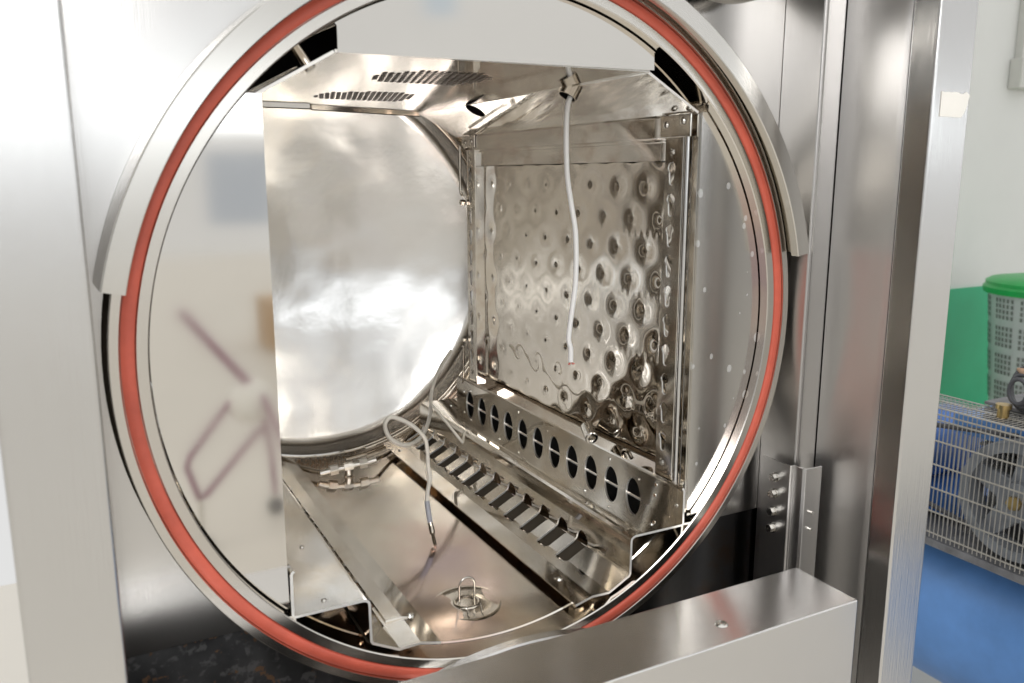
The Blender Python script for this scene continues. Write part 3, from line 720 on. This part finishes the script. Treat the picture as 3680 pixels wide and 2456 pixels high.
# flywheel, axis along x
fy, fz_, fr = .262, -.514, .128
fx = 1.345
fwp = [(fr-.022, -.02), (fr, -.02), (fr+.003, -.012), (fr+.003, .03), (fr, .035), (fr-.022, .035)]
FW = world_child(MM().lathe(fwp, axis='X', c=(fx, fy, fz_), n=72, closed=True).build('flywheel', 'wheel', smooth=40), CP)
for k in range(5):
    a = math.radians(20+72*k); c_, s_ = math.cos(a), math.sin(a); q = Vector((0, c_, s_)); t_ = Vector((0, -s_, c_))
    mb = MM(); cc = Vector((fx, fy, fz_))
    mb.prism([tuple(cc+q*.03-t_*.030), tuple(cc+q*.112-t_*.018), tuple(cc+q*.112+t_*.018), tuple(cc+q*.03+t_*.030)], (.02, 0, 0))
    world_child(mb.build('spoke', 'wheel', bevel=.01), FW)
world_child(MM().tube([(fx-.02, fy, fz_), (fx+.04, fy, fz_)], .042, 32).build('hub', 'wheel', smooth=40), FW)
world_child(MM().tube([(fx-.03, fy, fz_), (fx-.018, fy, fz_)], .016, 6).build('axle_nut', 'brass'), FW)
# pump block with fins, motor, belt
mb = MM().box((1.42, .14, -.64), (1.60, .38, -.48))
for k in range(9): mb.box((1.40, .12, -.47+k*.016), (1.61, .40, -.463+k*.016))
world_child(mb.build('pump_block', 'cast'), CP)
world_child(MM().tube([(1.40, .60, -.50), (1.60, .60, -.50)], .085, 32).build('motor', 'blue_dark', smooth=40), CP)
world_child(MM().box((1.42, .42, -.645), (1.60, .79, -.58)).build('motor_base', 'blue_dark', bevel=.01), CP)
world_child(MM().box((1.42, .10, -.40), (1.56, .17, -.37)).build('pump_head', 'blue', bevel=.01), CP)
world_child(MM().box((1.39, .30, -.42), (1.56, .46, -.375)).build('pump_head', 'blue', bevel=.01), CP)
world_child(MM().tube([(1.37, .60, -.425), (1.37, .30, -.385)], .006, 8).tube([(1.37, .60, -.585), (1.37, .25, -.642)], .006, 8).build('drive_belt', 'hose', smooth=60), CP)
world_child(MM().box((1.355, .50, -.47), (1.375, .66, -.40)).build('belt_bracket', 'plastic_white', bevel=.004), CP)
# coil of hose and tan glove lying on the guard
HO = []
mb = MM(); hc = Vector((1.352, .300, -.325))
for k in range(4):
    rr = .024+.007*k; t0 = random.uniform(0, 1)
    mb.tube([hc+Vector((.012*k, (rr)*math.cos(2*PI*j/24)*.8, .040+rr*math.sin(2*PI*j/24)*1.1)) for j in range(25)], .0045, 8, cap=False)
tag(mb.build('hose_coil', 'hose', smooth=60), 'dark rubber hose coiled on top of the wire guard', 'hose')
gl = [(0, .055, .055), (.0, .02, .045), (.02, -.03, .030), (.03, -.07, .0), (.03, -.12, -.03)]
gm = MM().tube([hc+Vector((.02, -.02, .045))+Vector(p)*.7 for p in spline(gl, 5)], .02, 10, radii=[.003+.014*min(1, i/8) for i in range(21)])
tag(gm.build('work_glove', 'cloth', smooth=60), 'crumpled tan leather glove lying over the hose coil', 'glove')
tag(MM().tube([(1.35, .325, -.347), (1.35, .325, -.326)], .012, 16).tube([(1.35, .325, -.327), (1.35, .325, -.318)], .016, 16).build('air_valve', 'brass', smooth=40), 'brass valve standing on the guard below the hose coil', 'valve')

# ================================================================== standing behind the photographer, seen mirrored in the steel
CB = tag(MM().box((1.02, -6.8, FZ), (1.65, -6.3, FZ+.42)).build('cardboard_box', 'cardboard', bevel=.01), 'brown cardboard box on the cream floor, seen mirrored in the left front plate', 'box')

TR = empty('wheeled_stand', (.10, -2.5, FZ), 'violet tube stand with a round white hub, seen mirrored in the left front plate', 'stand')
def rod(pts, r): return world_child(MM().tube([(a, -2.5+d, b) for a, b, d in pts], r, 10).build('frame_tube', 'violet', smooth=60), TR)
rod([(-.05, -.32, 0), (.13, -.56, .0), (.215, -.668, 0)], .016)
rod([(.105, -.68, .0), (-.055, -.88, .0), (-.068, -.92, 0), (-.032, -1.05, 0), (-.01, -1.04, 0), (.214, -.80, 0)], .012)
rod([(.215, -.66, .05), (.32, -1.00, .25), (.34, FZ+.09, .28)], .012)
rod([(.215, -.66, -.03), (.30, -1.00, -.28), (.31, FZ+.09, -.30)], .012)
world_child(MM().lathe([(0, .075), (.035, .068), (.065, .045), (.085, .010), (.088, -.03), (.080, -.06), (.05, -.085), (0, -.09)], axis='Z', c=(.182, -2.52, -.68), n=48).build('hub_cap', 'paper', smooth=50), TR)
for (a, d) in ((-.030, 0), (.34, .28), (.31, -.30)):
    world_child(MM().tube([(a, -2.5+d-.012, FZ+.035), (a, -2.5+d+.012, FZ+.035)], .035, 20).build('caster', 'hose', smooth=40), TR)
    world_child(MM().tube([(a, -2.5+d, FZ+.035), (a, -2.5+d, -1.045 if d == 0 else FZ+.105)], .009, 10).build('caster_fork', 'bolt', smooth=40), TR)
